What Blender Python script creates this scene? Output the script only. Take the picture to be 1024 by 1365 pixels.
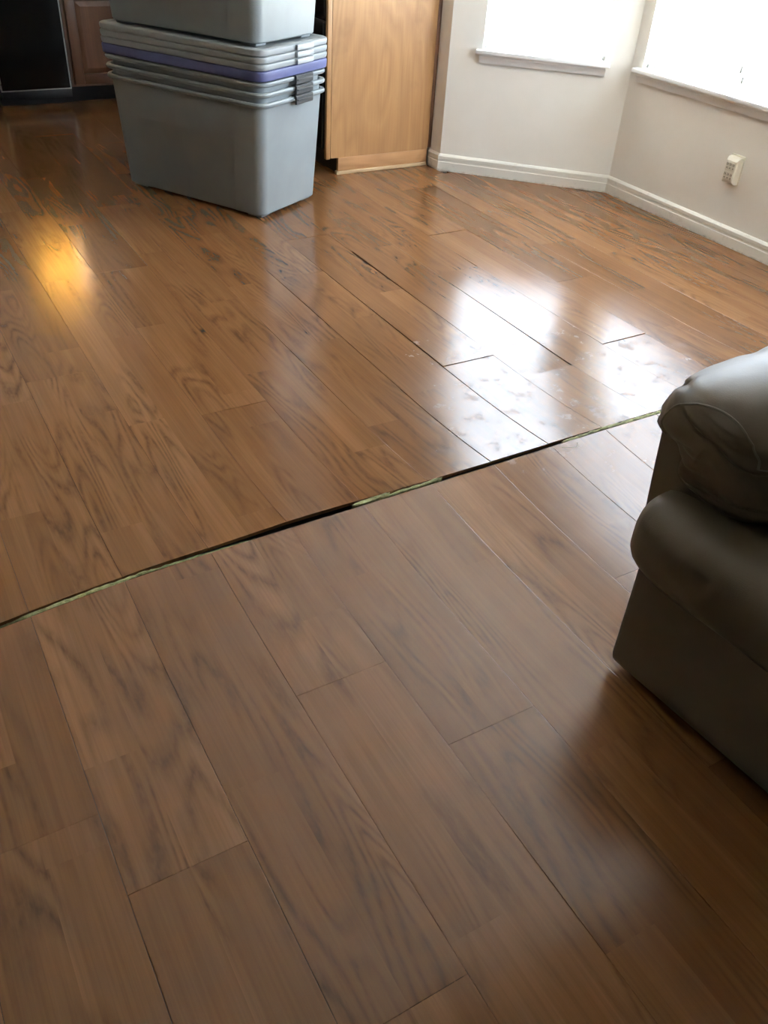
import bpy, bmesh, math, random
from mathutils import Vector, Matrix, noise as mnoise
random.seed(7)
sc = bpy.context.scene
for o in list(bpy.data.objects): bpy.data.objects.remove(o)
COL = sc.collection

# ---------------------------------------------------------------- camera
FPX, PITCH, ROLL, YAW, CAMH = 1148.28, 0.651898, 0.069443, 0.563543, 1.40
cam_d = bpy.data.cameras.new('camera'); cam = bpy.data.objects.new('camera', cam_d); COL.objects.link(cam)
fwd = Vector((math.sin(YAW)*math.cos(PITCH), math.cos(YAW)*math.cos(PITCH), -math.sin(PITCH)))
r0 = Vector((math.cos(YAW), -math.sin(YAW), 0)); u0 = r0.cross(fwd)
rt = math.cos(ROLL)*r0 + math.sin(ROLL)*u0; up = -math.sin(ROLL)*r0 + math.cos(ROLL)*u0
M4 = Matrix((rt, up, -fwd)).transposed().to_4x4(); M4.translation = Vector((0, 0, CAMH))
cam.matrix_world = M4
cam_d.sensor_fit = 'VERTICAL'; cam_d.sensor_height = 36; cam_d.lens = FPX/1365*36
cam_d.clip_start = .02
sc.camera = cam

# ---------------------------------------------------------------- world, exposure
SKY = 7.6
wd = bpy.data.worlds.new('sky'); sc.world = wd; wd.use_nodes = True
bg = wd.node_tree.nodes['Background']
bg.inputs['Color'].default_value = (0.80, 0.92, 1.05, 1); bg.inputs['Strength'].default_value = SKY
vs = sc.view_settings
vs.view_transform = 'Standard'; vs.look = 'None'; vs.gamma = 1; vs.use_curve_mapping = False
vs.exposure = 0.75

sun_d = bpy.data.lights.new('sun', 'SUN'); sun_d.energy = 250; sun_d.angle = math.radians(.6); sun_d.color = (1, .95, .87)
sun = bpy.data.objects.new('sun', sun_d); COL.objects.link(sun)
sun.rotation_euler = Vector((.74, -.62, -1.45)).to_track_quat('-Z', 'Y').to_euler()     # high, from behind the house

def portal(name, loc, nrm, w, h):
    l = bpy.data.lights.new(name, 'AREA'); l.shape = 'RECTANGLE'; l.size = w; l.size_y = h
    l.cycles.is_portal = True
    o = bpy.data.objects.new(name, l); COL.objects.link(o); o.location = loc
    o.rotation_euler = Vector(nrm).to_track_quat('-Z', 'Z').to_euler()
    return o

# ---------------------------------------------------------------- node helpers
class NT:
    def __init__(s, name):
        s.m = bpy.data.materials.new(name); s.m.use_nodes = True
        s.t = s.m.node_tree; s.n = s.t.nodes
        s.b = s.n['Principled BSDF']; s.out = s.n['Material Output']
    def node(s, typ, **kw):
        n = s.n.new(typ)
        for k, v in kw.items(): setattr(n, k, v)
        return n
    def put(s, sock, v):
        if v is None: return
        if hasattr(v, 'is_linked'): s.t.links.new(v, sock)
        else:
            try: sock.default_value = v
            except Exception: sock.default_value = (*v, 1)
    def math(s, op, a, b=None, c=None):
        n = s.node('ShaderNodeMath', operation=op)
        for i, v in enumerate((a, b, c)):
            if v is not None: s.put(n.inputs[i], v)
        return n.outputs[0]
    def comb(s, x, y, z):
        n = s.node('ShaderNodeCombineXYZ')
        for i, v in enumerate((x, y, z)): s.put(n.inputs[i], v)
        return n.outputs[0]
    def noise(s, vec, scale=1, detail=2, rough=.5, dist=0):
        n = s.node('ShaderNodeTexNoise'); s.put(n.inputs['Vector'], vec)
        n.inputs['Scale'].default_value = scale; n.inputs['Detail'].default_value = detail
        n.inputs['Roughness'].default_value = rough; n.inputs['Distortion'].default_value = dist
        return n.outputs['Fac']
    def ramp(s, fac, stops, interp='LINEAR'):
        n = s.node('ShaderNodeValToRGB'); s.put(n.inputs[0], fac); cr = n.color_ramp; cr.interpolation = interp
        while len(cr.elements) < len(stops): cr.elements.new(.5)
        for e, (p, c) in zip(cr.elements, stops):
            e.position = p; e.color = (*c, 1) if len(c) == 3 else c
        return n.outputs[0]
    def mix(s, fac, a, b, typ='MIX'):
        n = s.node('ShaderNodeMix', data_type='RGBA', blend_type=typ)
        s.put(n.inputs[0], fac); s.put(n.inputs[6], a); s.put(n.inputs[7], b)
        return n.outputs[2]
    def maprange(s, v, a, b, c, d):
        n = s.node('ShaderNodeMapRange')
        for i, q in enumerate((v, a, b, c, d)): s.put(n.inputs[i], q)
        return n.outputs[0]
    def bump(s, h, strength=.2, dist=.002):
        n = s.node('ShaderNodeBump'); n.inputs['Strength'].default_value = strength
        n.inputs['Distance'].default_value = dist; s.put(n.inputs['Height'], h)
        s.t.links.new(n.outputs[0], s.b.inputs['Normal'])
    def set(s, **kw):
        for k, v in kw.items(): s.put(s.b.inputs[k.replace('_', ' ')], v)
        return s
    def xyz(s, kind='Object'):
        tc = s.node('ShaderNodeTexCoord'); sp = s.node('ShaderNodeSeparateXYZ')
        s.t.links.new(tc.outputs[kind], sp.inputs[0]); return tc.outputs[kind], sp.outputs
    def rnd(s): return s.node('ShaderNodeObjectInfo').outputs['Random']

PW = 0.21532                       # plank width
PX0 = 0.28594                      # x of seam 0

def mat_floor():
    n = NT('laminate_oak'); v, (x, y, z) = n.xyz(); r = n.rnd()
    strip = n.math('FLOOR', n.math('DIVIDE', x, PW/2))
    seg = n.math('FLOOR', n.math('DIVIDE', n.math('ADD', y, n.math('ADD', n.math('MULTIPLY', r, 3.1), n.math('MULTIPLY', strip, .57))), 1.15))
    wn = n.node('ShaderNodeTexWhiteNoise', noise_dimensions='3D')
    n.put(wn.inputs['Vector'], n.comb(n.math('ADD', strip, .5), n.math('ADD', seg, .5), n.math('MULTIPLY', r, 97.0)))
    sr = wn.outputs['Value']
    off = n.math('ADD', n.math('MULTIPLY', sr, 37.0), n.math('MULTIPLY', r, 11.0))
    # cathedral figure
    f1 = n.noise(n.comb(n.math('MULTIPLY', x, 8.0), n.math('MULTIPLY', y, 1.15), off), 1, 1.5, .45, .35)
    rings = n.math('PINGPONG', n.math('MULTIPLY', f1, 13.0), .5)
    rings = n.maprange(rings, .0, .36, 1, 0)
    f2 = n.noise(n.comb(n.math('MULTIPLY', x, 7.0), n.math('MULTIPLY', y, 1.6), n.math('ADD', off, 5.0)), 1, 1, .5)
    amt = n.maprange(f2, .44, .60, .08, 1.0)
    # jagged micro-figure along the rings
    jag = n.noise(n.comb(n.math('MULTIPLY', x, 95.0), n.math('MULTIPLY', y, 26.0), off), 1, 2, .6)
    ring = n.math('MULTIPLY', n.math('MULTIPLY', rings, amt), n.maprange(jag, .3, .65, .35, 1.0))
    fib = n.noise(n.comb(n.math('MULTIPLY', x, 160.0), n.math('MULTIPLY', y, 3.0), off), 1, 3, .6)
    broad = n.noise(n.comb(n.math('MULTIPLY', x, 22.0), n.math('MULTIPLY', y, 1.1), n.math('ADD', off, 9.0)), 1, 2, .5)
    tone = n.math('ADD', n.math('ADD', n.math('MULTIPLY', sr, .20), n.math('MULTIPLY', r, .26)), n.math('MULTIPLY', broad, .56))
    col = n.ramp(tone, [(.15, (.112, .050, .018)), (.5, (.172, .080, .031)), (.85, (.248, .124, .052))])
    col = n.mix(n.maprange(fib, .35, .75, 0, .40), col, (.092, .041, .018))
    col = n.mix(n.math('MULTIPLY', ring, .72), col, (.045, .020, .010))
    vo = n.node('ShaderNodeTexVoronoi'); n.put(vo.inputs['Vector'], n.comb(n.math('MULTIPLY', x, 6.0), n.math('MULTIPLY', y, 2.2), off)); vo.inputs['Scale'].default_value = 1
    k = n.maprange(n.math('ADD', vo.outputs['Distance'], n.math('MULTIPLY', n.math('SUBTRACT', jag, .5), .1)), .01, .075, .85, 0)
    k = n.math('MULTIPLY', k, n.maprange(f2, .5, .56, 0, 1))
    col = n.mix(k, col, (.02, .010, .006))
    n.set(Base_Color=col, IOR=1.45)
    tw = n.node('ShaderNodeNewGeometry').outputs['Position']
    sm = n.noise(tw, 15.0, 6, .68)
    big = n.noise(tw, 2.2, 2, .5)
    # dusty scuffs left where the boards were worked on, beside the cut
    vd = n.node('ShaderNodeVectorMath', operation='DISTANCE'); n.put(vd.inputs[0], tw); vd.inputs[1].default_value = (1.88, 1.88, 0)
    zone = n.maprange(n.math('ADD', vd.outputs['Value'], n.math('MULTIPLY', n.math('SUBTRACT', big, .5), .9)), .45, .75, 1, 0)
    scuff = n.math('MULTIPLY', n.maprange(sm, .54, .64, 0, .14), zone)
    rough = n.math('ADD', n.math('ADD', n.maprange(sm, .40, .7, .15, .175), scuff), n.maprange(big, .35, .7, 0, .05))
    n.set(Roughness=rough)
    n.bump(n.math('ADD', n.math('MULTIPLY', fib, .4), n.math('MULTIPLY', sm, .5)), .025, .001)
    return n.m

def mat_plain(name, col, rough=.5, var=.08, scale=8, bump=0, spec=.5, metallic=0, bscale=None):
    n = NT(name); v, _ = n.xyz()
    f = n.noise(v, scale, 3, .55)
    c2 = tuple(c*(1-var*2) for c in col); c1 = tuple(min(1, c*(1+var)) for c in col)
    n.set(Base_Color=n.ramp(f, [(.3, c2), (.7, c1)]), Roughness=n.maprange(f, .3, .7, max(0, rough-.05), min(1, rough+.05)), Metallic=metallic)
    n.b.inputs['Specular IOR Level'].default_value = spec
    if bump: n.bump(n.noise(v, bscale or scale*8, 3, .6), bump, .002)
    return n.m

def mat_veneer(name, light, dark, axis='z', rough=.38, fig=1.0):
    n = NT(name); v, (x, y, z) = n.xyz(); r = n.rnd()
    a, b = (n.math('ADD', x, y), z) if axis == 'z' else (n.math('ADD', z, y), x)
    off = n.math('MULTIPLY', r, 40)
    f1 = n.noise(n.comb(n.math('MULTIPLY', a, 3.4), n.math('MULTIPLY', b, .75), off), 1, 2, .5, .3)
    rings = n.maprange(n.math('PINGPONG', n.math('MULTIPLY', f1, 14), .5), 0, .5, 1, 0)
    fib = n.noise(n.comb(n.math('MULTIPLY', a, 110), n.math('MULTIPLY', b, 3), off), 1, 3, .6)
    smu = n.noise(v, 3.0, 4, .6)
    col = n.mix(n.math('MULTIPLY', rings, .38*fig), light, dark)
    col = n.mix(n.maprange(fib, .4, .8, 0, .35), col, dark)
    col = n.mix(n.maprange(smu, .58, .74, 0, .45), col, tuple(c*.55 for c in dark))
    n.set(Base_Color=col, Roughness=n.maprange(smu, .3, .7, rough-.06, rough+.1)); n.bump(fib, .08, .001)
    return n.m

def mat_wall():
    n = NT('white_wall_paint'); v, _ = n.xyz()
    f = n.noise(v, 2.2, 4, .6)
    n.set(Base_Color=n.ramp(f, [(.3, (.80, .77, .70)), (.7, (.85, .825, .765))]), Roughness=.62)
    n.bump(n.noise(v, 55, 4, .6), .12, .003); return n.m

def mat_trim():
    n = NT('white_trim_paint'); v, (x, y, z) = n.xyz()
    f = n.noise(v, 26, 5, .75)
    d = n.math('MULTIPLY', n.maprange(z, .001, .012, 1, 0), n.maprange(f, .42, .66, 0, .7))
    d = n.math('MAXIMUM', d, n.maprange(n.noise(v, 9, 5, .7), .6, .75, 0, .35))
    n.set(Base_Color=n.mix(d, (.78, .76, .69), (.20, .16, .11)), Roughness=.42); return n.m

def mat_glass():
    n = NT('window_glass')
    tr = n.node('ShaderNodeBsdfTransparent'); gl = n.node('ShaderNodeBsdfGlossy'); gl.inputs['Roughness'].default_value = .02
    mx = n.node('ShaderNodeMixShader'); mx.inputs[0].default_value = .05
    n.t.links.new(tr.outputs[0], mx.inputs[1]); n.t.links.new(gl.outputs[0], mx.inputs[2])
    n.t.links.new(mx.outputs[0], n.out.inputs[0]); return n.m

def mat_translucent(name, col, fac=.5):
    n = NT(name); v, _ = n.xyz()
    c = n.ramp(n.noise(v, 6, 2), [(.3, tuple(q*.94 for q in col)), (.7, col)])
    df = n.node('ShaderNodeBsdfDiffuse'); tl = n.node('ShaderNodeBsdfTranslucent'); mx = n.node('ShaderNodeMixShader')
    n.put(df.inputs[0], c); n.put(tl.inputs[0], c); mx.inputs[0].default_value = fac
    n.t.links.new(df.outputs[0], mx.inputs[1]); n.t.links.new(tl.outputs[0], mx.inputs[2])
    n.t.links.new(mx.outputs[0], n.out.inputs[0]); return n.m

def mat_leather():
    n = NT('brown_leather'); v, _ = n.xyz()
    f = n.noise(v, 5, 3, .55)
    vo = n.node('ShaderNodeTexVoronoi'); n.put(vo.inputs['Vector'], v); vo.inputs['Scale'].default_value = 420
    n.set(Base_Color=n.ramp(f, [(.3, (.090, .073, .050)), (.7, (.13, .106, .074))]), Roughness=n.maprange(f, .3, .7, .38, .5))
    n.b.inputs['Specular IOR Level'].default_value = .35
    cr = n.noise(v, 16, 3, .55, .6)
    n.bump(n.math('ADD', n.math('MULTIPLY', vo.outputs['Distance'], .12), cr), .22, .004)
    return n.m

MT = dict(
    taupe=mat_plain('dimmed_wall_taupe', (.36, .30, .23), .7, .04, 2), floor=mat_floor(), sub=mat_plain('subfloor', (.05, .045, .04), .9), wall=mat_wall(), trim=mat_trim(),  # taupe: dimness put into the colour of unseen walls, cuts fill light
    ceil=mat_plain('ceiling_paint', (.86, .85, .82), .7, .03, 3, .1), glass=mat_glass(),
    vinyl=mat_plain('window_vinyl', (.82, .82, .80), .35, .02),
    slat=mat_translucent('blind_slat_vinyl', (.88, .88, .86), .45), cord=mat_plain('blind_cord', (.42, .42, .40), .7),
    shade=mat_translucent('gold_shade_cloth', (.78, .56, .22), .5),
    tote=mat_plain('grey_tote_plastic', (.27, .306, .318), .42, .05, 5, .04),
    lid=mat_plain('grey_lid_plastic', (.30, .33, .34), .42, .05, 5, .04),
    blue=mat_plain('blue_lid_plastic', (.095, .11, .25), .4, .06, 6),
    clip=mat_plain('dark_grey_clip', (.075, .078, .078), .4, .06), clipw=mat_plain('pale_clip', (.45, .48, .49), .4, .04),
    oak=mat_veneer('honey_oak_veneer', (.42, .235, .10), (.25, .115, .045)),
    oakd=mat_veneer('kitchen_oak', (.15, .075, .042), (.075, .034, .018)),
    oakp=mat_veneer('pale_oak_shoe', (.56, .40, .24), (.36, .22, .11), 'x'),
    black=mat_plain('black_enamel', (.006, .006, .006), .12, .05, 3), rubber=mat_plain('black_toe_kick', (.012, .012, .012), .6),
    steel=mat_plain('brushed_steel_trim', (.45, .45, .44), .3, .05, 20, 0, .5, .9),
    counter=mat_plain('speckled_counter', (.42, .37, .30), .35, .15, 60), leather=mat_leather(),
    stitch=mat_plain('piping_thread', (.17, .14, .11), .5), foam=None, concrete=mat_plain('pale_concrete', (.62, .61, .58), .9, .06, 2),
    almond=mat_plain('ivory_plastic', (.66, .61, .50), .4, .03), slot=mat_plain('dark_slot', (.05, .04, .03), .7), thread=mat_plain('pale_fibre', (.55, .52, .38), .8),
)
def mat_foam():
    n = NT('green_underlay_edge'); v, _ = n.xyz()
    f = n.noise(v, 60, 4, .65)
    n.set(Base_Color=n.ramp(f, [(.3, (.10, .095, .035)), (.5, (.27, .27, .12)), (.7, (.42, .42, .23))]), Roughness=.85)
    n.bump(f, .5, .004); return n.m
MT['foam'] = mat_foam()

# ---------------------------------------------------------------- object helpers
def mesh(name, verts, faces, mat, parent=None, smooth=None, loc=None, rotz=0):
    me = bpy.data.meshes.new(name); me.from_pydata([tuple(v) for v in verts], [], faces); me.update()
    bm = bmesh.new(); bm.from_mesh(me)
    if all(e.is_manifold for e in bm.edges) and bm.calc_volume(signed=True) < 0:
        bmesh.ops.reverse_faces(bm, faces=bm.faces[:]); bm.to_mesh(me)
    bm.free()
    if smooth is not None:
        for p in me.polygons: p.use_smooth = True
        me.set_sharp_from_angle(angle=math.radians(smooth))
    me.materials.append(MT[mat] if isinstance(mat, str) else mat)
    o = bpy.data.objects.new(name, me); COL.objects.link(o)
    if parent: o.parent = parent
    if loc is not None: o.location = loc
    o.rotation_euler.z = rotz
    return o
def tag(o, label=None, cat=None, group=None, kind=None):
    for k, v in (('label', label), ('category', cat), ('group', group), ('kind', kind)):
        if v: o[k] = v
    return o
def thing(name, label, cat, loc=(0, 0, 0), rotz=0, group=None):
    o = bpy.data.objects.new(name, None); COL.objects.link(o); o.location = loc; o.rotation_euler.z = rotz
    o.empty_display_size = .1
    return tag(o, label, cat, group)
def boxes(lst, bev=0, seg=2):
    bm = bmesh.new()
    for (x0, x1, y0, y1, z0, z1) in lst:
        g = bmesh.ops.create_cube(bm, size=1)
        for v in g['verts']:
            v.co = Vector(((x0+x1)/2+v.co.x*(x1-x0), (y0+y1)/2+v.co.y*(y1-y0), (z0+z1)/2+v.co.z*(z1-z0)))
    if bev: bmesh.ops.bevel(bm, geom=bm.edges[:], offset=bev, segments=seg, profile=.5, affect='EDGES')
    return bm
def bmobj(name, bm, mat, parent=None, smooth=35, loc=None, rotz=0):
    bmesh.ops.recalc_face_normals(bm, faces=bm.faces[:])
    me = bpy.data.meshes.new(name); bm.to_mesh(me); bm.free()
    if smooth:
        for p in me.polygons: p.use_smooth = True
        me.set_sharp_from_angle(angle=math.radians(smooth))
    me.materials.append(MT[mat] if isinstance(mat, str) else mat)
    o = bpy.data.objects.new(name, me); COL.objects.link(o)
    if parent: o.parent = parent
    if loc is not None: o.location = loc
    o.rotation_euler.z = rotz
    return o
def box(name, b, mat, parent=None, bev=0, loc=None, rotz=0):
    return bmobj(name, boxes([b], bev), mat, parent, 35, loc, rotz)
def loft(rings, close_u=True, cap=True):
    n = len(rings[0]); V = [p for r in rings for p in r]; F = []
    for i in range(len(rings)-1):
        for j in range(n if close_u else n-1):
            a, b = i*n+j, i*n+(j+1) % n
            F.append((a, b, b+n, a+n))
    if cap: F.append(tuple(range(n-1, -1, -1))); F.append(tuple(range((len(rings)-1)*n, len(rings)*n)))
    return V, F
def tube(pts, rad, sides=8):
    pts = [Vector(p) for p in pts]; rings = []
    for i, p in enumerate(pts):
        t = (pts[min(i+1, len(pts)-1)]-pts[max(i-1, 0)]).normalized()
        a = t.orthogonal() if i == 0 else (rings_a - t*rings_a.dot(t))
        a.normalize(); rings_a = a; b = t.cross(a)
        rings.append([p+rad*(math.cos(q)*a+math.sin(q)*b) for q in [2*math.pi*k/sides for k in range(sides)]])
    return loft(rings)

# ================================================================ SETTING
GX = [(-3, 1.41), (-.3, 1.515), (.008, 1.545), (.174, 1.566), (.352, 1.582), (.543, 1.590), (.754, 1.600), (.929, 1.600), (1.146, 1.597), (1.359, 1.599), (1.575, 1.603), (1.795, 1.607), (1.991, 1.607), (4, 1.615)]
GW = [(-3, .013), (.35, .018), (.60, .023), (.74, .028), (.9, .026), (1.1, .021), (1.36, .018), (1.6, .017), (2.0, .017), (4, .014)]
def lerp(T, x):
    for (a, p), (b, q) in zip(T, T[1:]):
        if x <= b: return p+(q-p)*(x-a)/(b-a)
    return T[-1][1]
def gap_far(x): return lerp(GX, x)
def gap_near(x): return lerp(GX, x)-lerp(GW, x)
TH, TL = .023, .48
def tent(x, y):
    g = gap_far(x)
    d = y-g if y >= g else max(0, gap_near(x)-y)
    return TH*max(0, 1-d/TL)**2.2

X_L, X_R, Y_B, Y_F, ZC = -4.6, 3.507, -4.8, 6.82, 2.44
PX_L, PY_B = -1.9, -1.9          # planks are built one by one beyond these lines
XK = 2.845                                            # wall plane behind the cabinets
A45, B45 = Vector((2.845, 4.177)), Vector((3.507, 3.515))
C45, D45 = Vector((3.507, 1.82)), Vector((2.845, 1.158))
FOOT = [(X_L, Y_B), (XK, Y_B), tuple(D45), tuple(C45), tuple(B45), tuple(A45), (XK, Y_F), (X_L, Y_F)]
def prism(poly, z0, z1):
    n = len(poly); V = [(*p, z0) for p in poly]+[(*p, z1) for p in poly]
    F = [tuple(range(n-1, -1, -1)), tuple(range(n, 2*n))]+[(i, (i+1) % n, (i+1) % n+n, i+n) for i in range(n)]
    return V, F
floor = tag(mesh('floor', *prism(FOOT, -.06, -.0105), 'sub'), 'wood-look laminate plank floor buckled along a cut gap', kind='structure')
tag(mesh('ceiling', *prism(FOOT, ZC, ZC+.1), 'ceil'), kind='structure')
tag(mesh('ground', [(-30, -30, -.35), (40, -30, -.35), (40, 40, -.35), (-30, 40, -.35)], [(0, 1, 2, 3)], 'concrete'), kind='structure')

def xlimits(y):
    "right-hand limit of the floor at a given y"
    if y < D45.y: return XK
    if y < C45.y: return XK+(y-D45.y)
    if y < B45.y: return X_R
    if y < A45.y: return X_R-(y-B45.y)
    return XK
PT = .009
def far_lim(x): return A45.y-(x-XK)-.022 if x > XK-.001 else Y_F-.012
def near_lim(x): return D45.y+(x-XK)+.022 if x > XK-.001 else PY_B
def plank(k, y0, y1, gap=None, tx=0, ty=0, cup=.00012, clip=None):
    "one laminate plank of row k; gap='far'/'near' says which end lies at the cut"
    x0 = PX0+PW*k; w = PW-.0009
    xmax = min(x0+w, X_R-.012 if not clip else clip); w = xmax-x0
    if gap: cup = .00025
    fr = [0, .0012/w, .25, .5, .75, 1-.0012/w, 1]
    L = y1-y0
    sd = [0, .03, .06, .1, .16, .24, .34, .48]
    if gap == 'far': st = [s for s in sd if s < L-.05]+[L]
    elif gap == 'near': st = [0]+[L-s for s in reversed(sd) if s < L-.05]
    else: st = [0, L]
    rings = []
    for s in st:
        R = []
        for i, f in enumerate(fr):
            xx = f*w; gx = x0+xx
            a = gap_far(gx) if gap == 'far' else y0
            b = gap_near(gx) if gap == 'near' else y1
            if not clip: a, b = max(a, near_lim(gx)), min(b, far_lim(gx))
            yy = a+(b-a)*s/L
            z = tent(gx, yy) if gap else 0
            z += cup*(2*f-1)**2-cup + tx*(f-.5)*w + ty*(s-L/2 if not gap else 0)
            if i in (0, len(fr)-1): z -= .0003
            R.append((xx, yy-y0, z))
        b = [(w, R[-1][1], R[-1][2]-PT), (0, R[0][1], R[0][2]-PT)]
        rings.append(R+b)
    V, F = loft(rings)
    return mesh('plank', V, F, 'floor', floor, 12, (x0, y0, 0))
FIX = {  # known end joints by row (y of joint)
    -3: [.35, 2.9], -2: [1.0, 2.35], -1: [.826, 3.3], 0: [2.636, .45], 1: [1.084, 3.80], 2: [.834, 2.219, 3.42], 3: [4.192, .2], 4: [3.938, .55], 5: [1.065, 3.1],
    6: [2.18, .75], 7: [2.003, 3.25], 8: [2.895, 1.02], 9: [2.087, .6, 3.3], 10: [2.62, 1.2], 11: [3.0, 4.10, 1.02]}
TILT = {(9, 'far'): (.010, 0), (8, 'far'): (.004, 0), (4, 'far'): (-.005, 0), (5, 'far'): (-.006, 0), (6, 'far'): (-.003, 0), (7, 'far'): (.008, 0), (6, 2.18): (-.007, -.003), (7, 2.0): (-.008, .004), (8, 2.9): (.004, .006), (9, 2.09): (.012, -.004), (1, 3.8): (.004, .002)}     # (row, joint y) -> lateral tilt, lengthwise tilt of the plank that starts there
LEN = 1.30
for k in range(-10, 15):
    xa, xb = PX0+PW*k, min(PX0+PW*(k+1), X_R-.012)
    xm = (xa+xb)/2
    rr = random.Random(100+k)
    js = sorted(FIX.get(k, [rr.uniform(.2, 1.2), rr.uniform(2.0, 3.2)]))
    lo, hi = PY_B, Y_F-.012
    if xa > XK: lo, hi = near_lim(xa), far_lim(xa)
    far = [j for j in js if gap_far(xm)+.2 < j < hi-.1]; near = [j for j in js if lo+.1 < j < gap_near(xm)-.2]
    if not far and hi-gap_far(xm) > 1.0: far = [gap_far(xm)+rr.uniform(.5, min(1.2, hi-gap_far(xm)-.3))]
    if not near and gap_near(xm)-lo > .6: near = [gap_near(xm)-rr.uniform(.35, .9)]
    while far and far[-1]+LEN < hi-.15: far.append(far[-1]+LEN)
    while near and near[0]-LEN > lo+.15: near.insert(0, near[0]-LEN)
    ys = [gap_far(xm)]+far+[hi]
    for i, (a, b) in enumerate(zip(ys, ys[1:])):
        tx, ty = rr.uniform(-.005, .005), rr.uniform(-.001, .001)
        tx, ty = TILT.get((k, round(a, 2)) if i else (k, 'far'), (tx, ty))
        plank(k, a, b-(.0009 if i < len(ys)-2 else 0), 'far' if i == 0 else None, tx, ty, clip=XK-.013 if k == 11 and a > 4.0 else None)
    ys = [lo]+near+[gap_near(xm)]
    for i, (a, b) in enumerate(zip(ys, ys[1:])):
        tx, ty = 0, 0
        plank(k, a, b-.0009, 'near' if i == len(ys)-2 else None, tx, ty, clip=XK-.013 if k == 11 and b < 1.1 else None)
# remaining floor far behind and beside the viewer, joined
V, F = [], []
xe = PX0-10*PW
def slab(xa, xb, ya, yb):
    c = len(V)
    for z in (-.0105, -.0003):
        for p in ((xa, ya), (xb, ya), (xb, yb), (xa, yb)): V.append((*p, z))
    F.extend([(c+4, c+5, c+6, c+7), (c, c+1, c+5, c+4), (c+1, c+2, c+6, c+5), (c+2, c+3, c+7, c+6), (c+3, c, c+4, c+7)])
x = xe-PW; i = 0
while x > X_L:
    for (ya, yb) in ((Y_B+.012, -2.4-.3*(i % 3)), (-2.4-.3*(i % 3), .3+.3*(i % 2)), (.3+.3*(i % 2), 3.2), (3.2, Y_F-.012)): slab(x, x+PW-.0005, ya, yb-.0005)
    x -= PW; i += 1
x = xe
while x < XK-.02:
    slab(x, min(x+PW-.0005, XK-.013), Y_B+.012, PY_B-.0005); x += PW
tag(mesh('planks_beyond', V, F, 'floor', floor), kind='stuff')

# frayed underlay showing in the cut
def strip(x0, x1, off0, off1, w, drop=.004, n=None, seed=1):
    n = n or int((x1-x0)/.012)+2; rr = random.Random(seed); rings = []
    for i in range(n):
        t = i/(n-1); x = x0+(x1-x0)*t
        env = min(1, t*9+.12, (1-t)*9+.12)
        c = gap_near(x)+(off0+(off1-off0)*t)*lerp(GW, x)
        ww = w*env*rr.uniform(.75, 1.2); c += rr.uniform(-.0008, .0008)
        z = TH-drop+rr.uniform(-.0015, .0012)
        rings.append([(x, c-ww/2, z), (x, c-ww*.1, z+.0022), (x, c+ww/2, z-.0006), (x, c+ww/2, z-.012), (x, c-ww/2, z-.012)])
    V, F = loft(rings)
    tag(mesh('underlay_edge', V, F, 'foam', floor, 40), 'frayed pale green underlay edge in the cut')
strip(-1.2, .04, .5, .5, .0095, seed=2)
strip(.02, .36, .5, .45, .0115, .002, seed=3)
strip(.33, .62, .42, .15, .009, .003, seed=4)
strip(.60, .84, .14, .08, .0035, .006, seed=5)
strip(.90, 1.02, .45, .75, .013, .0, seed=6)
strip(.99, 1.19, .35, .75, .011, .0, seed=7)
strip(1.32, 1.50, .2, .2, .004, .005, seed=8)
strip(1.62, 1.78, .35, .6, .011, .0, seed=9)
strip(1.76, 2.10, .6, .55, .012, .0, seed=10)
strip(2.10, 3.3, .5, .5, .007, .003, seed=11)
tag(mesh('loose_fibre', *tube([(1.64+.055*math.cos(a)*(1-.1*a), 1.572+.018*math.sin(a), .021+.004*abs(math.sin(2*a))) for a in [math.pi*1.02+i*.16 for i in range(20)]], .0006, 5), 'thread', None, 60),
    'thin pale fibre curled beside the cut in the floor', 'fibre')

# ---- walls
TW = .13
def wall(name, a, b, hole=None, z1=ZC, mat='wall'):
    "wall whose inner face runs a->b with the room on the left; holes = list of (t0,t1,z0,z1)"
    a, b = Vector(a), Vector(b); d = (b-a); L = d.length; d.normalize(); n = Vector((d.y, -d.x))
    bl = []
    if hole:
        t0, t1, h0, h1 = hole
        bl = [(0, t0, 0, TW, -.1, z1), (t1, L, 0, TW, -.1, z1), (t0, t1, 0, TW, -.1, h0), (t0, t1, 0, TW, h1, z1)]
    else: bl = [(0, L, 0, TW, -.1, z1)]
    V, F = [], []
    for (s0, s1, q0, q1, za, zb) in bl:
        c = len(V)
        for zz in (za, zb):
            for (s, q) in ((s0, q0), (s1, q0), (s1, q1), (s0, q1)):
                p = a+d*s+n*q; V.append((p.x, p.y, zz))
        F += [(c+3, c+2, c+1, c), (c+4, c+5, c+6, c+7)]+[(c+i, c+(i+1) % 4, c+4+(i+1) % 4, c+4+i) for i in range(4)]
    return tag(mesh(name, V, F, mat), kind='structure')
W1 = (2.968, 4.053); W1b = (3.410, 3.611)
tA = (Vector(W1)-A45).length; tB = (Vector(W1b)-A45).length
L45 = (B45-A45).length; ZS, ZT = .605, 2.12
Y2a, Y2b = 3.44, 1.90
K4 = (.93, 1.34, 1.08, 1.72)        # kitchen window x0,x1,z0,z1
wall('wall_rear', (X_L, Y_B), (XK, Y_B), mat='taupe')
wall('wall_right', (XK, Y_B), D45)
wall('wall_bay_near', D45, C45, (L45-tB, L45-tA, ZS, ZT))
wall('wall_bay_center', C45, B45, (Y2b-C45.y, Y2a-C45.y, ZS, ZT))
wall('wall_bay_far', B45, A45, (L45-tB, L45-tA, ZS, ZT))
wall('wall_kitchen_right', A45, (XK, Y_F))
wall('wall_kitchen_back', (XK, Y_F), (X_L, Y_F), (XK-K4[1], XK-K4[0], K4[2], K4[3]))
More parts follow.
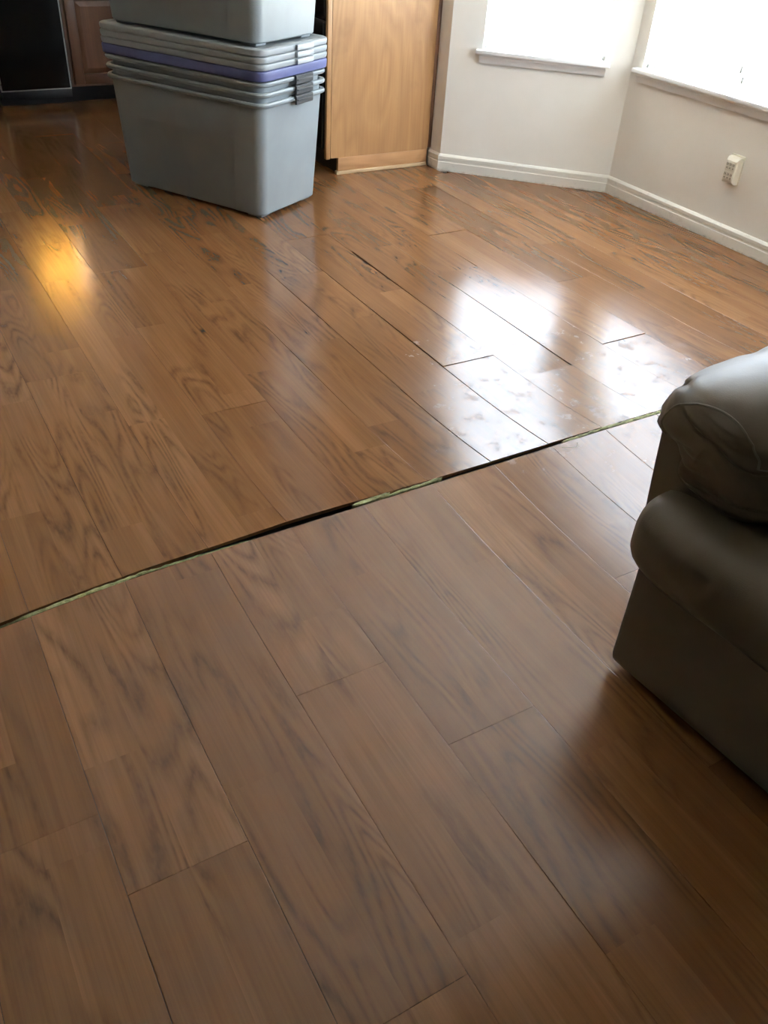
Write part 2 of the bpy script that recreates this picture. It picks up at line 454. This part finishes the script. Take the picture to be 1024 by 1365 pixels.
wall('wall_left', (X_L, Y_F), (X_L, Y_B), mat='taupe')

# added unseen header beam, keeps bay ceiling light off the living room
tag(bmobj('shade_beam', boxes([(X_L+.002, XK-.002, 1.02, 1.15, 2.06, ZC-.002)], .004), 'wall'), kind='structure')

# ---- baseboards
BBP = [(0, 0), (.015, 0), (.015, .046), (.0128, .049), (.0128, .060), (.0145, .062), (.0145, .076), (.009, .083), (.004, .0865), (0, .0865)]
def baseboard(name, pts):
    pts = [Vector(p) for p in pts]; rings = []
    for i, p in enumerate(pts):
        d0 = (p-pts[i-1]).normalized() if i else None; d1 = (pts[i+1]-p).normalized() if i < len(pts)-1 else None
        n0 = Vector((-d0.y, d0.x)) if d0 else None; n1 = Vector((-d1.y, d1.x)) if d1 else None
        if n0 and n1: m = (n0+n1).normalized(); m /= m.dot(n0)
        else: m = n0 or n1
        rings.append([(p.x+m.x*q, p.y+m.y*q, z+.0005) for q, z in BBP])
    V, F = loft(rings)
    return tag(mesh(name, V, F, 'trim', None, 25), kind='structure')
baseboard('baseboard_right', [(XK, Y_B), D45]); baseboard('baseboard_bay_near', [D45, C45])
baseboard('baseboard_bay_center', [C45, B45]); baseboard('baseboard_bay_far', [B45, A45, (XK, 4.276)])
baseboard('baseboard_left', [(X_L, Y_F), (X_L, Y_B)]); baseboard('baseboard_rear', [(X_L, Y_B), (XK, Y_B)])

# ---- windows: local frame s along wall (a->b), q outwards, z
def window(idx, a, b, t0, t1, z0, z1, mull=0, blind=None, sill=True):
    a, b = Vector(a), Vector(b); d = (b-a).normalized(); ang = math.atan2(d.y, d.x)
    root = bpy.data.objects.new('window_%d' % idx, None); COL.objects.link(root); tag(root, kind='structure')
    root.location = (a.x+d.x*t0, a.y+d.y*t0, 0); root.rotation_euler.z = ang
    W = t1-t0                      # local: x along, y = -outwards  (room on left = +y)
    fo, fi = -.115, -.075
    fr = [(0, W, fo, fi, z0, z0+.03), (0, W, fo, fi, z1-.03, z1), (0, .022, fo, fi, z0+.03, z1-.03), (W-.022, W, fo, fi, z0+.03, z1-.03)]
    xs = [.022, W-.022]
    if mull: fr.append((W/2-.022, W/2+.022, fo, fi, z0+.045, z1-.045)); xs = [.045, W/2-.022, W/2+.022, W-.045]
    bmobj('window_frame', boxes(fr), 'vinyl', root)
    for i in range(0, len(xs), 2): box('pane', (xs[i], xs[i+1], -.098, -.094, z0+.03, z1-.03), 'glass', root)
    if sill:
        pr = [(-.112, z0-.002), (.036, z0-.002), (.042, z0+.004), (.042, z0+.012), (.036, z0+.018), (-.072, z0+.018), (-.112, z0+.018)]
        s = bmobj('window_sill', boxes([(-.0, W, -.074, .001, z0, z0+.019), (-.03, W+.03, .001, .042, z0-.001, z0+.019)], .003), 'vinyl', root)
        pr = [(.001, z0-.001), (.030, z0-.001), (.028, z0-.012), (.017, z0-.026), (.013, z0-.043), (.001, z0-.045)]
        V, F = loft([[(-.012+e*.012, q, z) for q, z in pr] for e in (0,)]+[[(W+.012, q, z) for q, z in pr]])
        mesh('apron', V, F, 'vinyl', root, 25)
    M = Matrix.Translation(root.location) @ Matrix.Rotation(ang, 4, 'Z')
    c = M @ Vector((W/2, -.09, (z0+z1)/2)); nn = M.to_3x3() @ Vector((0, 1, 0))
    portal('sky_portal', c, nn, W, z1-z0)
    if blind:
        bl = thing('window_blind', blind, 'blind', root.location, ang)
        x0, x1 = .008, W-.008; yb = -.036; zs = z1-.032
        box('head_rail', (x0, x1, yb-.018, yb+.018, z1-.03, z1-.002), 'vinyl', bl, .002)
        ns = 50; V, F = [], []
        for i in range(ns):                      # slats gathered under the head rail
            zc = zs-.003-i*.0016; c0 = len(V)
            for (yy, zz) in ((yb-.0125, zc), (yb, zc+.0012), (yb+.0125, zc)): V += [(x0+.004, yy, zz), (x1-.004, yy, zz)]
            F += [(c0, c0+1, c0+3, c0+2), (c0+2, c0+3, c0+5, c0+4)]
        tag(mesh('slats', V, F, 'slat', bl, 60), kind='stuff')
        zb = zs-.003-ns*.0016-.014
        box('bottom_rail', (x0, x1, yb-.012, yb+.012, zb, zb+.012), 'vinyl', bl, .003)
        for xx in (x0-.004, x1-.008): box('hold_down_clip', (xx, xx+.012, yb-.004, yb+.014, z0+.022, z0+.040), 'cord', bl, .002)
    return root
window(1, B45, A45, L45-tB, L45-tA, ZS, ZT, 0, 'white mini blind drawn up in the narrow window near the oak panel')
w2 = window(2, C45, B45, Y2b-C45.y, Y2a-C45.y, ZS, ZT, 0, 'white mini blind drawn up in the wide window above the outlet adapter')
window(3, D45, C45, L45-tB, L45-tA, ZS, ZT, 0, 'white mini blind drawn up in the narrow window beside the armchair')
window(4, (XK, Y_F), (X_L, Y_F), XK-K4[1], XK-K4[0], K4[2], K4[3], 0, None, False)
# pull cord of the wide blind
cordr = thing('blind_pull_cord', 'thin looped pull cord hanging at the wide window blind', 'cord', (3.522, 2.84, 0))
for dy, zl in ((0, .70), (.02, .74)):
    box('cord_strand', (-.0015, .0015, dy-.0015, dy+.0015, zl, 2.08), 'cord', cordr)
    V, F = loft([[(r*math.cos(q), dy+r*math.sin(q), zl+h) for q in [k*math.pi/4 for k in range(8)]] for r, h in ((.008, -.03), (.007, -.012), (.002, .006))])
    mesh('cord_tassel', V, F, 'cord', cordr, 40)
sh = thing('roller_shade', 'gold cloth roller shade in the kitchen window', 'shade', (K4[0], Y_F, 0))
box('shade_cloth', (.005, K4[1]-K4[0]-.005, .03, .0312, K4[2]+.03, K4[3]-.04), 'shade', sh)
mesh('roller_tube', *tube([(.004, .03, K4[3]-.025), (K4[1]-K4[0]-.004, .03, K4[3]-.025)], .018, 12), 'vinyl', sh, 40)
box('hem_bar', (.005, K4[1]-K4[0]-.005, .026, .035, K4[2]+.018, K4[2]+.032), 'vinyl', sh, .002)

# ================================================================ STORAGE TOTES
TC = Vector((1.572, 4.228)); TANG = math.radians(29.5)     # local x = short axis, y = long axis
HB, SB, LB = .505, .222, .42                              # rim height, half short, half long at the bottom
TAP = .026
def rrect(hx, hy, r, inset=0, n=6):
    "rounded rectangle, the long sides stepped in by inset between transitions"
    P = []
    for (cx, cy, a0) in ((hx-r, hy-r, 0), (-hx+r, hy-r, 90), (-hx+r, -hy+r, 180), (hx-r, -hy+r, 270)):
        arc = [(cx+r*math.cos(math.radians(a0+90*i/n)), cy+r*math.sin(math.radians(a0+90*i/n))) for i in range(n+1)]
        P += arc
        if a0 == 90:      # down the -x long side
            P += [(-hx, hy-.14), (-hx+inset, hy-.155), (-hx+inset, -hy+.165), (-hx, -hy+.15)]
        if a0 == 270:     # up the +x long side
            P += [(hx, -hy+.14), (hx-inset, -hy+.155), (hx-inset, hy-.165), (hx, hy-.15)]
    return P
def tote(name, label, z, group, sh=0):
    t = thing(name, label, 'storage tote', (TC.x, TC.y, z), TANG, group)
    def at(zz, off=0): return SB+TAP*zz/HB*.85+off, LB+TAP*zz/HB*1.1+off
    rings = []
    def ring(zz, off, inset=0, r=.045):
        hx, hy = at(zz, off-(sh if r < .048 else 0)); rings.append([(x, y, zz) for x, y in rrect(hx, hy, r+off*.5, inset)])
    ring(.014, -.02, .0); ring(.014, -.006, .004); ring(.02, 0, .006); ring(.335, 0, .006); ring(.345, .0, .0); ring(.40, 0); ring(HB-.012, .0)
    ring(HB-.0125, .012, r=.05); ring(HB-.008, .017, r=.05); ring(HB, .018, r=.05); ring(HB+.006, .014, r=.05); ring(HB+.0065, .001, r=.05)
    ring(HB, -.0008); ring(.345, -.0008); ring(.335, -.0008, .006); ring(.022, -.0008, .006); ring(.0165, -.01, .004); ring(.0165, -.02)
    V, F = loft(rings)
    mesh('body', V, F, 'tote', t, 32)
    for sx in (-1, 1):
        for sy in (-1, 1):
            b = boxes([(sx*(SB-.057)-.036, sx*(SB-.057)+.036, sy*(LB-.063)-.042, sy*(LB-.063)+.042, 0, .0155)], .006)
            bmobj('foot', b, 'tote', t)
    for s in (-1, 1):
        hx, hy = at(HB, .02)
        cx = .045*(1 if s < 0 else -1)
        prof = [(hy-.02, HB+.0075), (hy-.02, HB+.011), (hy+.004, HB+.011), (hy+.009, HB+.007), (hy+.009, HB-.022), (hy+.006, HB-.026), (hy+.001, HB-.026), (hy+.001, HB+.0075)]
        V, F = loft([[(cx+e*.064, s*y, zz) for y, zz in prof] for e in (-1, 1)])
        cl = mesh('latch', V, F, 'clip', t, 25); cl['label'] = 'dark grey snap latch'
        bmobj('latch_ridge', boxes([(cx-.058, cx+.058, s*(hy+.0105)-.002, s*(hy+.0105)+.002, HB-.010, HB-.004)], .001), 'clip', cl)
    return t
GT = 'grey storage totes in the stack'
NEST = .0415
tote('storage_tote', 'grey plastic storage tote standing on the floor, lowest of the stack', 0, GT)
tote('storage_tote', 'grey nested tote with only its rim showing, middle of three rims', NEST, GT, .004)
tote('storage_tote', 'grey nested tote rim directly under the blue lid', NEST*2, GT, .008)
def lid(label, z, h, mat, clipmat, group, n=0):
    t = thing('tote_lid', label, 'tote lid', (TC.x, TC.y, z), TANG, group)
    hx, hy = SB+TAP*.85+.019, LB+TAP*1.1+.019
    rings = []
    def ring(zz, off, r=.05): rings.append([(x, y, zz) for x, y in rrect(hx+off, hy+off, r+off*.6, 0)])
    ring(h-.006, -.05); ring(h-.006, -.034); ring(.0, -.012); ring(0, -.002); ring(.003, .001); ring(h-.010, .003); ring(h-.004, .001); ring(h-.0005, -.006); ring(h-.0005, -.024); ring(h-.004, -.03); ring(h-.004, -.05)
    V, F = loft(rings)
    mesh('panel', V, F, mat, t, 32)
    if clipmat:
        for s in (-1, 1):
            cx = .045*(1 if s < 0 else -1)
            b = boxes([(cx-.062, cx+.062, s*(hy+.009)-.007, s*(hy+.009)+.007, .002, h-.004)], .003)
            bmobj('latch_tab', b, clipmat, t)
    return t
z0 = NEST*2+HB+.0115
lid('dark blue lid between the grey lids and the grey totes', z0, .042, 'blue', None, 'lids stacked on the totes')
LH = .0275
for i, nm in enumerate(('grey lid lying directly on the blue lid', 'grey lid in the middle of three stacked grey lids', 'topmost grey lid carrying the upper tote')):
    lid(nm, z0+.042+i*LH, LH, 'lid', 'clipw', 'lids stacked on the totes')
tote('storage_tote', 'grey plastic storage tote standing on top of the stacked lids', z0+.042+3*LH-.0032, GT)

# ================================================================ KITCHEN PENINSULA END
YE = 4.278; XF = 2.183
e = thing('cabinet_end_panel', 'honey oak cabinet end panel with toe-kick notch beside the white wall', 'cabinet panel', (2.5, YE+.01, 0))
def L(b): return (b[0]-2.5, b[1]-2.5, b[2]-YE-.01, b[3]-YE-.01, b[4], b[5])
box('veneer_panel', L((XF+.027, XK-.022, YE, YE+.019, .087, .875)), 'oak', e)
box('face_frame_edge', L((XF, XF+.0245, YE-.001, YE+.020, .083, .875)), 'oak', e, .002)
box('toe_board', L((2.256, XK-.024, YE-.002, YE+.018, .018, .0865)), mat_veneer('oak_toe_board', (.50, .28, .13), (.30, .14, .06), 'x'), e, .001)
box('shoe_strip', L((2.245, XK-.026, YE-.010, YE+.018, .001, .018)), 'oakp', e, .003)
box('scribe_strip', L((XK-.021, XK-.001, YE-.004, YE+.019, .095, .875)), 'oakd', e, .002)
# black dishwasher directly behind the end panel, facing the kitchen
dw = thing('dishwasher', 'black dishwasher built in behind the oak end panel', 'dishwasher', (2.5, 4.61, 0))
def L2(b): return (b[0]-2.5, b[1]-2.5, b[2]-4.61, b[3]-4.61, b[4], b[5])
box('tub', L2((XF+.03, XK-.03, 4.302, 4.905, .09, .868)), 'rubber', dw)
box('door', L2((XF+.004, XF+.029, 4.31, 4.90, .12, .73)), 'black', dw, .004)
box('control_panel', L2((XF-.004, XF+.029, 4.31, 4.90, .735, .868)), 'black', dw, .004)
box('toe_kick', L2((2.262, 2.28, 4.302, 4.905, .001, .089)), 'rubber', dw)
box('door_edge_trim', L2((XF-.002, XF+.006, 4.318, 4.330, .13, .72)), 'rubber', dw, .002)
def cab_door(parent, x0, x1, z0, z1, y, mat):
    "frame-and-panel door on a front facing -y, local coordinates"
    d = bmobj('door', boxes([(x0, x0+.06, y-.02, y, z0, z1), (x1-.06, x1, y-.02, y, z0, z1), (x0+.06, x1-.06, y-.02, y, z0, z0+.06), (x0+.06, x1-.06, y-.02, y, z1-.06, z1)], .003), mat, parent)
    b = bmesh.new(); ix0, ix1, iz0, iz1 = x0+.061, x1-.061, z0+.061, z1-.061
    V, F = loft([[(ix0, y-.006, iz0), (ix1, y-.006, iz0), (ix1, y-.006, iz1), (ix0, y-.006, iz1)], [(ix0+.03, y-.014, iz0+.03), (ix1-.03, y-.014, iz0+.03), (ix1-.03, y-.014, iz1-.03), (ix0+.03, y-.014, iz1-.03)]], True, False)
    F.append((4, 5, 6, 7)); b.free()
    mesh('raised_panel', V, F, mat, d)
    return d
def base_cab(label, x0, x1, y0, doors, depth=.6, rot=0, loc=None):
    cx = (x0+x1)/2; t = thing('base_cabinet', label, 'cabinet', loc or (cx, y0, 0), rot)
    w = (x1-x0)/2
    box('carcass', (-w, w, .02, depth, .10, .868), 'oakd', t)
    box('toe_kick', (-w, w, .075, .095, .001, .0985), 'rubber', t)
    fr = [(-w, w, 0, .02, .10, .125), (-w, w, 0, .02, .83, .868), (-w, -w+.035, 0, .02, .125, .83), (w-.035, w, 0, .02, .125, .83)]
    bmobj('face_frame', boxes(fr), 'oakd', t)
    n = doors; dw_ = (2*w-.03)/n
    for i in range(n):
        a = -w+.015+i*dw_
        d = cab_door(t, a+.006, a+dw_-.006, .115, .64, -.001, 'oakd')
        kx = a+dw_-.04 if i % 2 == 0 else a+.04
        V, F = loft([[(kx+r*math.cos(q), -.021-h, .59+r*math.sin(q)) for q in [k*math.pi/4 for k in range(8)]] for r, h in ((.006, 0), (.006, .012), (.015, .018), (.013, .026))])
        mesh('knob', V, F, 'steel', d, 30)
        dr = box('drawer_front', (a+.006, a+dw_-.006, -.021, -.001, .655, .825), 'oakd', t, .004)
        V, F = loft([[((a+dw_/2)+r*math.cos(q), -.021-h, .74+r*math.sin(q)) for q in [k*math.pi/4 for k in range(8)]] for r, h in ((.006, 0), (.006, .012), (.015, .018), (.013, .026))])
        mesh('knob', V, F, 'steel', dr, 30)
    return t
base_cab('dark oak cabinet between the dishwasher and the kitchen corner', 0, 1.27, 0, 2, .62, -math.pi/2, (XF+.02, 5.55, 0))
tag(bmobj('worktop', boxes([(XF-.025, XK-.002, YE-.02, 6.19, .877, .915)], .006), 'counter'), 'speckled worktop over the dishwasher and oak end panel', 'worktop')

# ---- back run of the kitchen
YK = 6.20
base_cab('dark oak base cabinet between the tote stack and the black appliance', 1.336, 2.186, YK, 2)
base_cab('dark oak base cabinet on the far side of the black appliance', -.30, .895, YK, 3)
ap = thing('built_in_appliance', 'black front appliance with thin steel edging in the dark kitchen', 'appliance', (1.115, YK, 0))
box('housing', (-.217, .217, .02, .58, .085, .868), 'rubber', ap)
box('front_panel', (-.207, .207, -.012, .02, .100, .80), 'black', ap)
bmobj('edge_trim', boxes([(-.213, -.207, -.016, .02, .094, .806), (.207, .213, -.016, .02, .094, .806), (-.207, .207, -.016, .02, .094, .100), (-.207, .207, -.016, .02, .80, .806)]), 'steel', ap)
box('kick_panel', (-.213, .213, -.006, .02, .045, .0935), mat_plain('dark_grey_kick', (.03, .03, .031), .45), ap, .002)
box('toe_kick', (-.217, .217, .05, .07, .001, .045), 'rubber', ap)
box('control_strip', (-.213, .213, -.012, .02, .808, .866), 'black', ap, .003)
tag(bmobj('worktop', boxes([(-.30, XK-.002, YK-.006, Y_F-.002, .877, .915)], .006), 'counter'), 'speckled worktop under the kitchen window', 'worktop')

# ================================================================ OUTLET ADAPTER
oa = thing('outlet_adapter', 'ivory six-outlet plug-in adapter low on the wall', 'outlet adapter', (X_R, 2.728, .272), 0)
rg = []
for q, (hw, za, zb) in ((0, (.0345, .0, .118)), (.024, (.034, .001, .117)), (.030, (.0335, .004, .114)), (.040, (.029, .012, .104)), (.042, (.026, .015, .101))):
    rg.append([(-q, -hw, za), (-q, hw, za), (-q, hw, zb), (-q, -hw, zb)])
V, F = loft(rg); mesh('body', V, [tuple(reversed(f)) for f in F], 'almond', oa, 20)
box('wall_plate', (-.0055, -.0005, -.039, .039, -.003, .124), 'almond', oa, .002)
sl = []
for r_, zc in ((0, .080), (1, .037)):
    for yc in (-.0175, 0, .0175):
        box('outlet_face', (-.0432, -.0418, yc-.0077, yc+.0077, zc-.017, zc+.017), 'almond', oa, .0005)
        for dz, dy, hh in ((.006, -.0035, .0045), (.006, .0035, .0055)):
            box('outlet_slot', (-.0436, -.0428, yc+dy-.0012, yc+dy+.0012, zc+dz-hh, zc+dz+hh), 'slot', oa)
        box('outlet_slot', (-.0436, -.0428, yc-.0022, yc+.0022, zc-.012, zc-.007), 'slot', oa, .0003)

# ================================================================ LEATHER CHAIR
CW = .95
ch = thing('leather_armchair', 'dark brown leather armchair with puffy wrinkled back beside the floor cut', 'armchair', (1.140, .856, 0), math.radians(4.5))
# local: x = across (0 = outer left side), y = towards the back (0 = back of base), -y forwards
def sq(a, b, n, e):
    out = []
    for i in range(n):
        t = 2*math.pi*i/n; c, s = math.cos(t), math.sin(t)
        out.append((a*math.copysign(abs(c)**e, c), b*math.copysign(abs(s)**e, s)))
    return out
def puff(name, x0, x1, y0, y1, z0, z1, e=.5, n=40, m=18, ecap=.45, wr=0, axis='y', parent=None, mat='leather', fn=None):
    "cushion: superellipse section lofted along an axis with rounded ends"
    cx, cy, cz = (x0+x1)/2, (y0+y1)/2, (z0+z1)/2; hx, hy, hz = (x1-x0)/2, (y1-y0)/2, (z1-z0)/2
    rings = []
    for i in range(m+1):
        u = -math.cos(math.pi*i/m); k = max(.02, (1-abs(u)**(2/ecap)))**(ecap/2)
        if axis == 'y': rings.append([(cx+a*k, cy+hy*u, cz+b*k) for a, b in sq(hx, hz, n, e)])
        elif axis == 'x': rings.append([(cx+hx*u, cy+a*k, cz+b*k) for a, b in sq(hy, hz, n, e)])
    if fn: rings = [[fn(Vector(p)) for p in r] for r in rings]
    V, F = loft(rings)
    if axis == 'x': pass
    bm = bmesh.new(); vs_ = [bm.verts.new(v) for v in V]
    for f in F: bm.faces.new([vs_[i] for i in f])
    return bmobj(name, bm, mat, parent, 60)
bmobj('base', boxes([(.004, CW-.004, -.86, -.004, .022, .30)], .018, 3), 'leather', ch)
def armfn(side):
    def f(p):
        q = p.copy(); t = (p.z-.37)/.10
        q.z += .006*mnoise.noise(Vector((p.x*6, p.y*5, side)))
        q.x += .004*mnoise.noise(Vector((p.x*9, p.y*7, side+3)))
        return q
    return f
puff('arm', -.022, .235, -.87, .040, .262, .448, .62, 48, 26, .30, fn=armfn(0), parent=ch)
puff('arm', CW-.235, CW+.022, -.87, .040, .262, .448, .62, 48, 26, .30, fn=armfn(1), parent=ch)
def backfn(p):
    q = p.copy(); q.y += .03*max(0, (p.z-.28)/.4); return q
puff('back_shell', .092, CW-.092, -.13, .078, .255, .625, .40, 40, 26, .12, axis='x', fn=backfn, parent=ch)
# pillow of the back: section in y-z, lofted along x
SEC = [(.122, .560), (.118, .605), (.092, .645), (.045, .674), (-.005, .692), (-.060, .698), (-.115, .686), (-.160, .658), (-.190, .618), (-.196, .590), (-.194, .565), (-.204, .540), (-.206, .505), (-.190, .470), (-.155, .448), (-.09, .442), (-.03, .446), (.012, .462), (.032, .498), (.058, .532), (.098, .545)]
def spline(P, n):
    out = []; m = len(P)
    for i in range(n):
        t = i*m/n; k = int(t); f = t-k
        p0, p1, p2, p3 = [Vector((*P[(k+j-1) % m], 0)) for j in range(4)]
        v = .5*((2*p1)+(p2-p0)*f+(2*p0-5*p1+4*p2-p3)*f*f+(3*p1-p0-3*p2+p3)*f**3)
        out.append((v.x, v.y))
    return out
S2 = spline(SEC, 96)
PXA, PXB, PM = .050, CW-.050, 140
rings = []
cen = (-.06, .615)
def pill(u, i, extra=0):
    "point on the pillow surface: u in -1..1 across, i index on the section"
    k = max(.0004, 1-abs(u)**7)**.30
    y, z = S2[i % 96]
    x = (PXA+PXB)/2+(PXB-PXA)/2*u
    y = cen[0]+.014+(y-cen[0])*k*1.0; z = cen[1]-.024+(z-cen[1])*k+.014*(1-u*u)
    top = max(0, min(1, (.665-z)/.05))                    # the top stays taut
    n1 = mnoise.noise(Vector((x*3.0+y*4+1.3, (z+.10*x+y*.12)*17, .7)))
    n2 = mnoise.noise(Vector((x*5+y*6, (z-.22*x)*26, 4.2)))
    cre = (max(0, 1-abs(n1)*4)**1.5)*.018+(max(0, 1-abs(n2)*5)**1.5)*.011     # creases
    d = (n1*.010+n2*.004-cre*(.75-.35*abs(u)**6))*top+extra
    nv = Vector(((abs(u)**6)*math.copysign(1, u)*.8, y-cen[0], (z-cen[1])*.7)); nv.normalize()
    return Vector((x, y, z))+nv*d
for j in range(PM+1):
    u = -math.cos(math.pi*j/PM)
    rings.append([pill(u, i) for i in range(96)])
V, F = loft(rings)
pil = mesh('back_pillow', V, F, 'leather', ch, 75)
def ring_tube(name, pts, rad): return mesh(name, *tube(pts, rad, 6), 'stitch', pil, 60)
ring_tube('seam_piping', [pill(-.955, i, .0015) for i in range(92, 96)]+[pill(-.955, i, .0015) for i in range(0, 40)], .0022)
ring_tube('seam_piping', [pill(.955, i, .0015) for i in range(92, 96)]+[pill(.955, i, .0015) for i in range(0, 40)], .0022)
ring_tube('seam_piping', [pill(-.955+t*1.91/80, 39, .0006) for t in range(81)], .0014)
puff('seat_cushion', .225, CW-.225, -.93, -.17, .30, .455, .5, 40, 22, .3, axis='y', parent=ch)
bmobj('footrest_panel', boxes([(.24, CW-.24, -.925, -.862, .07, .31)], .02, 3), 'leather', ch)
for x in (.06, CW-.06):
    for y in (-.80, -.06):
        V, F = loft([[(x+r*math.cos(q), y+r*math.sin(q), z) for q in [k*math.pi/5 for k in range(10)]] for r, z in ((.022, .001), (.024, .004), (.024, .024))])
        mesh('glide', V, F, 'rubber', ch, 40)
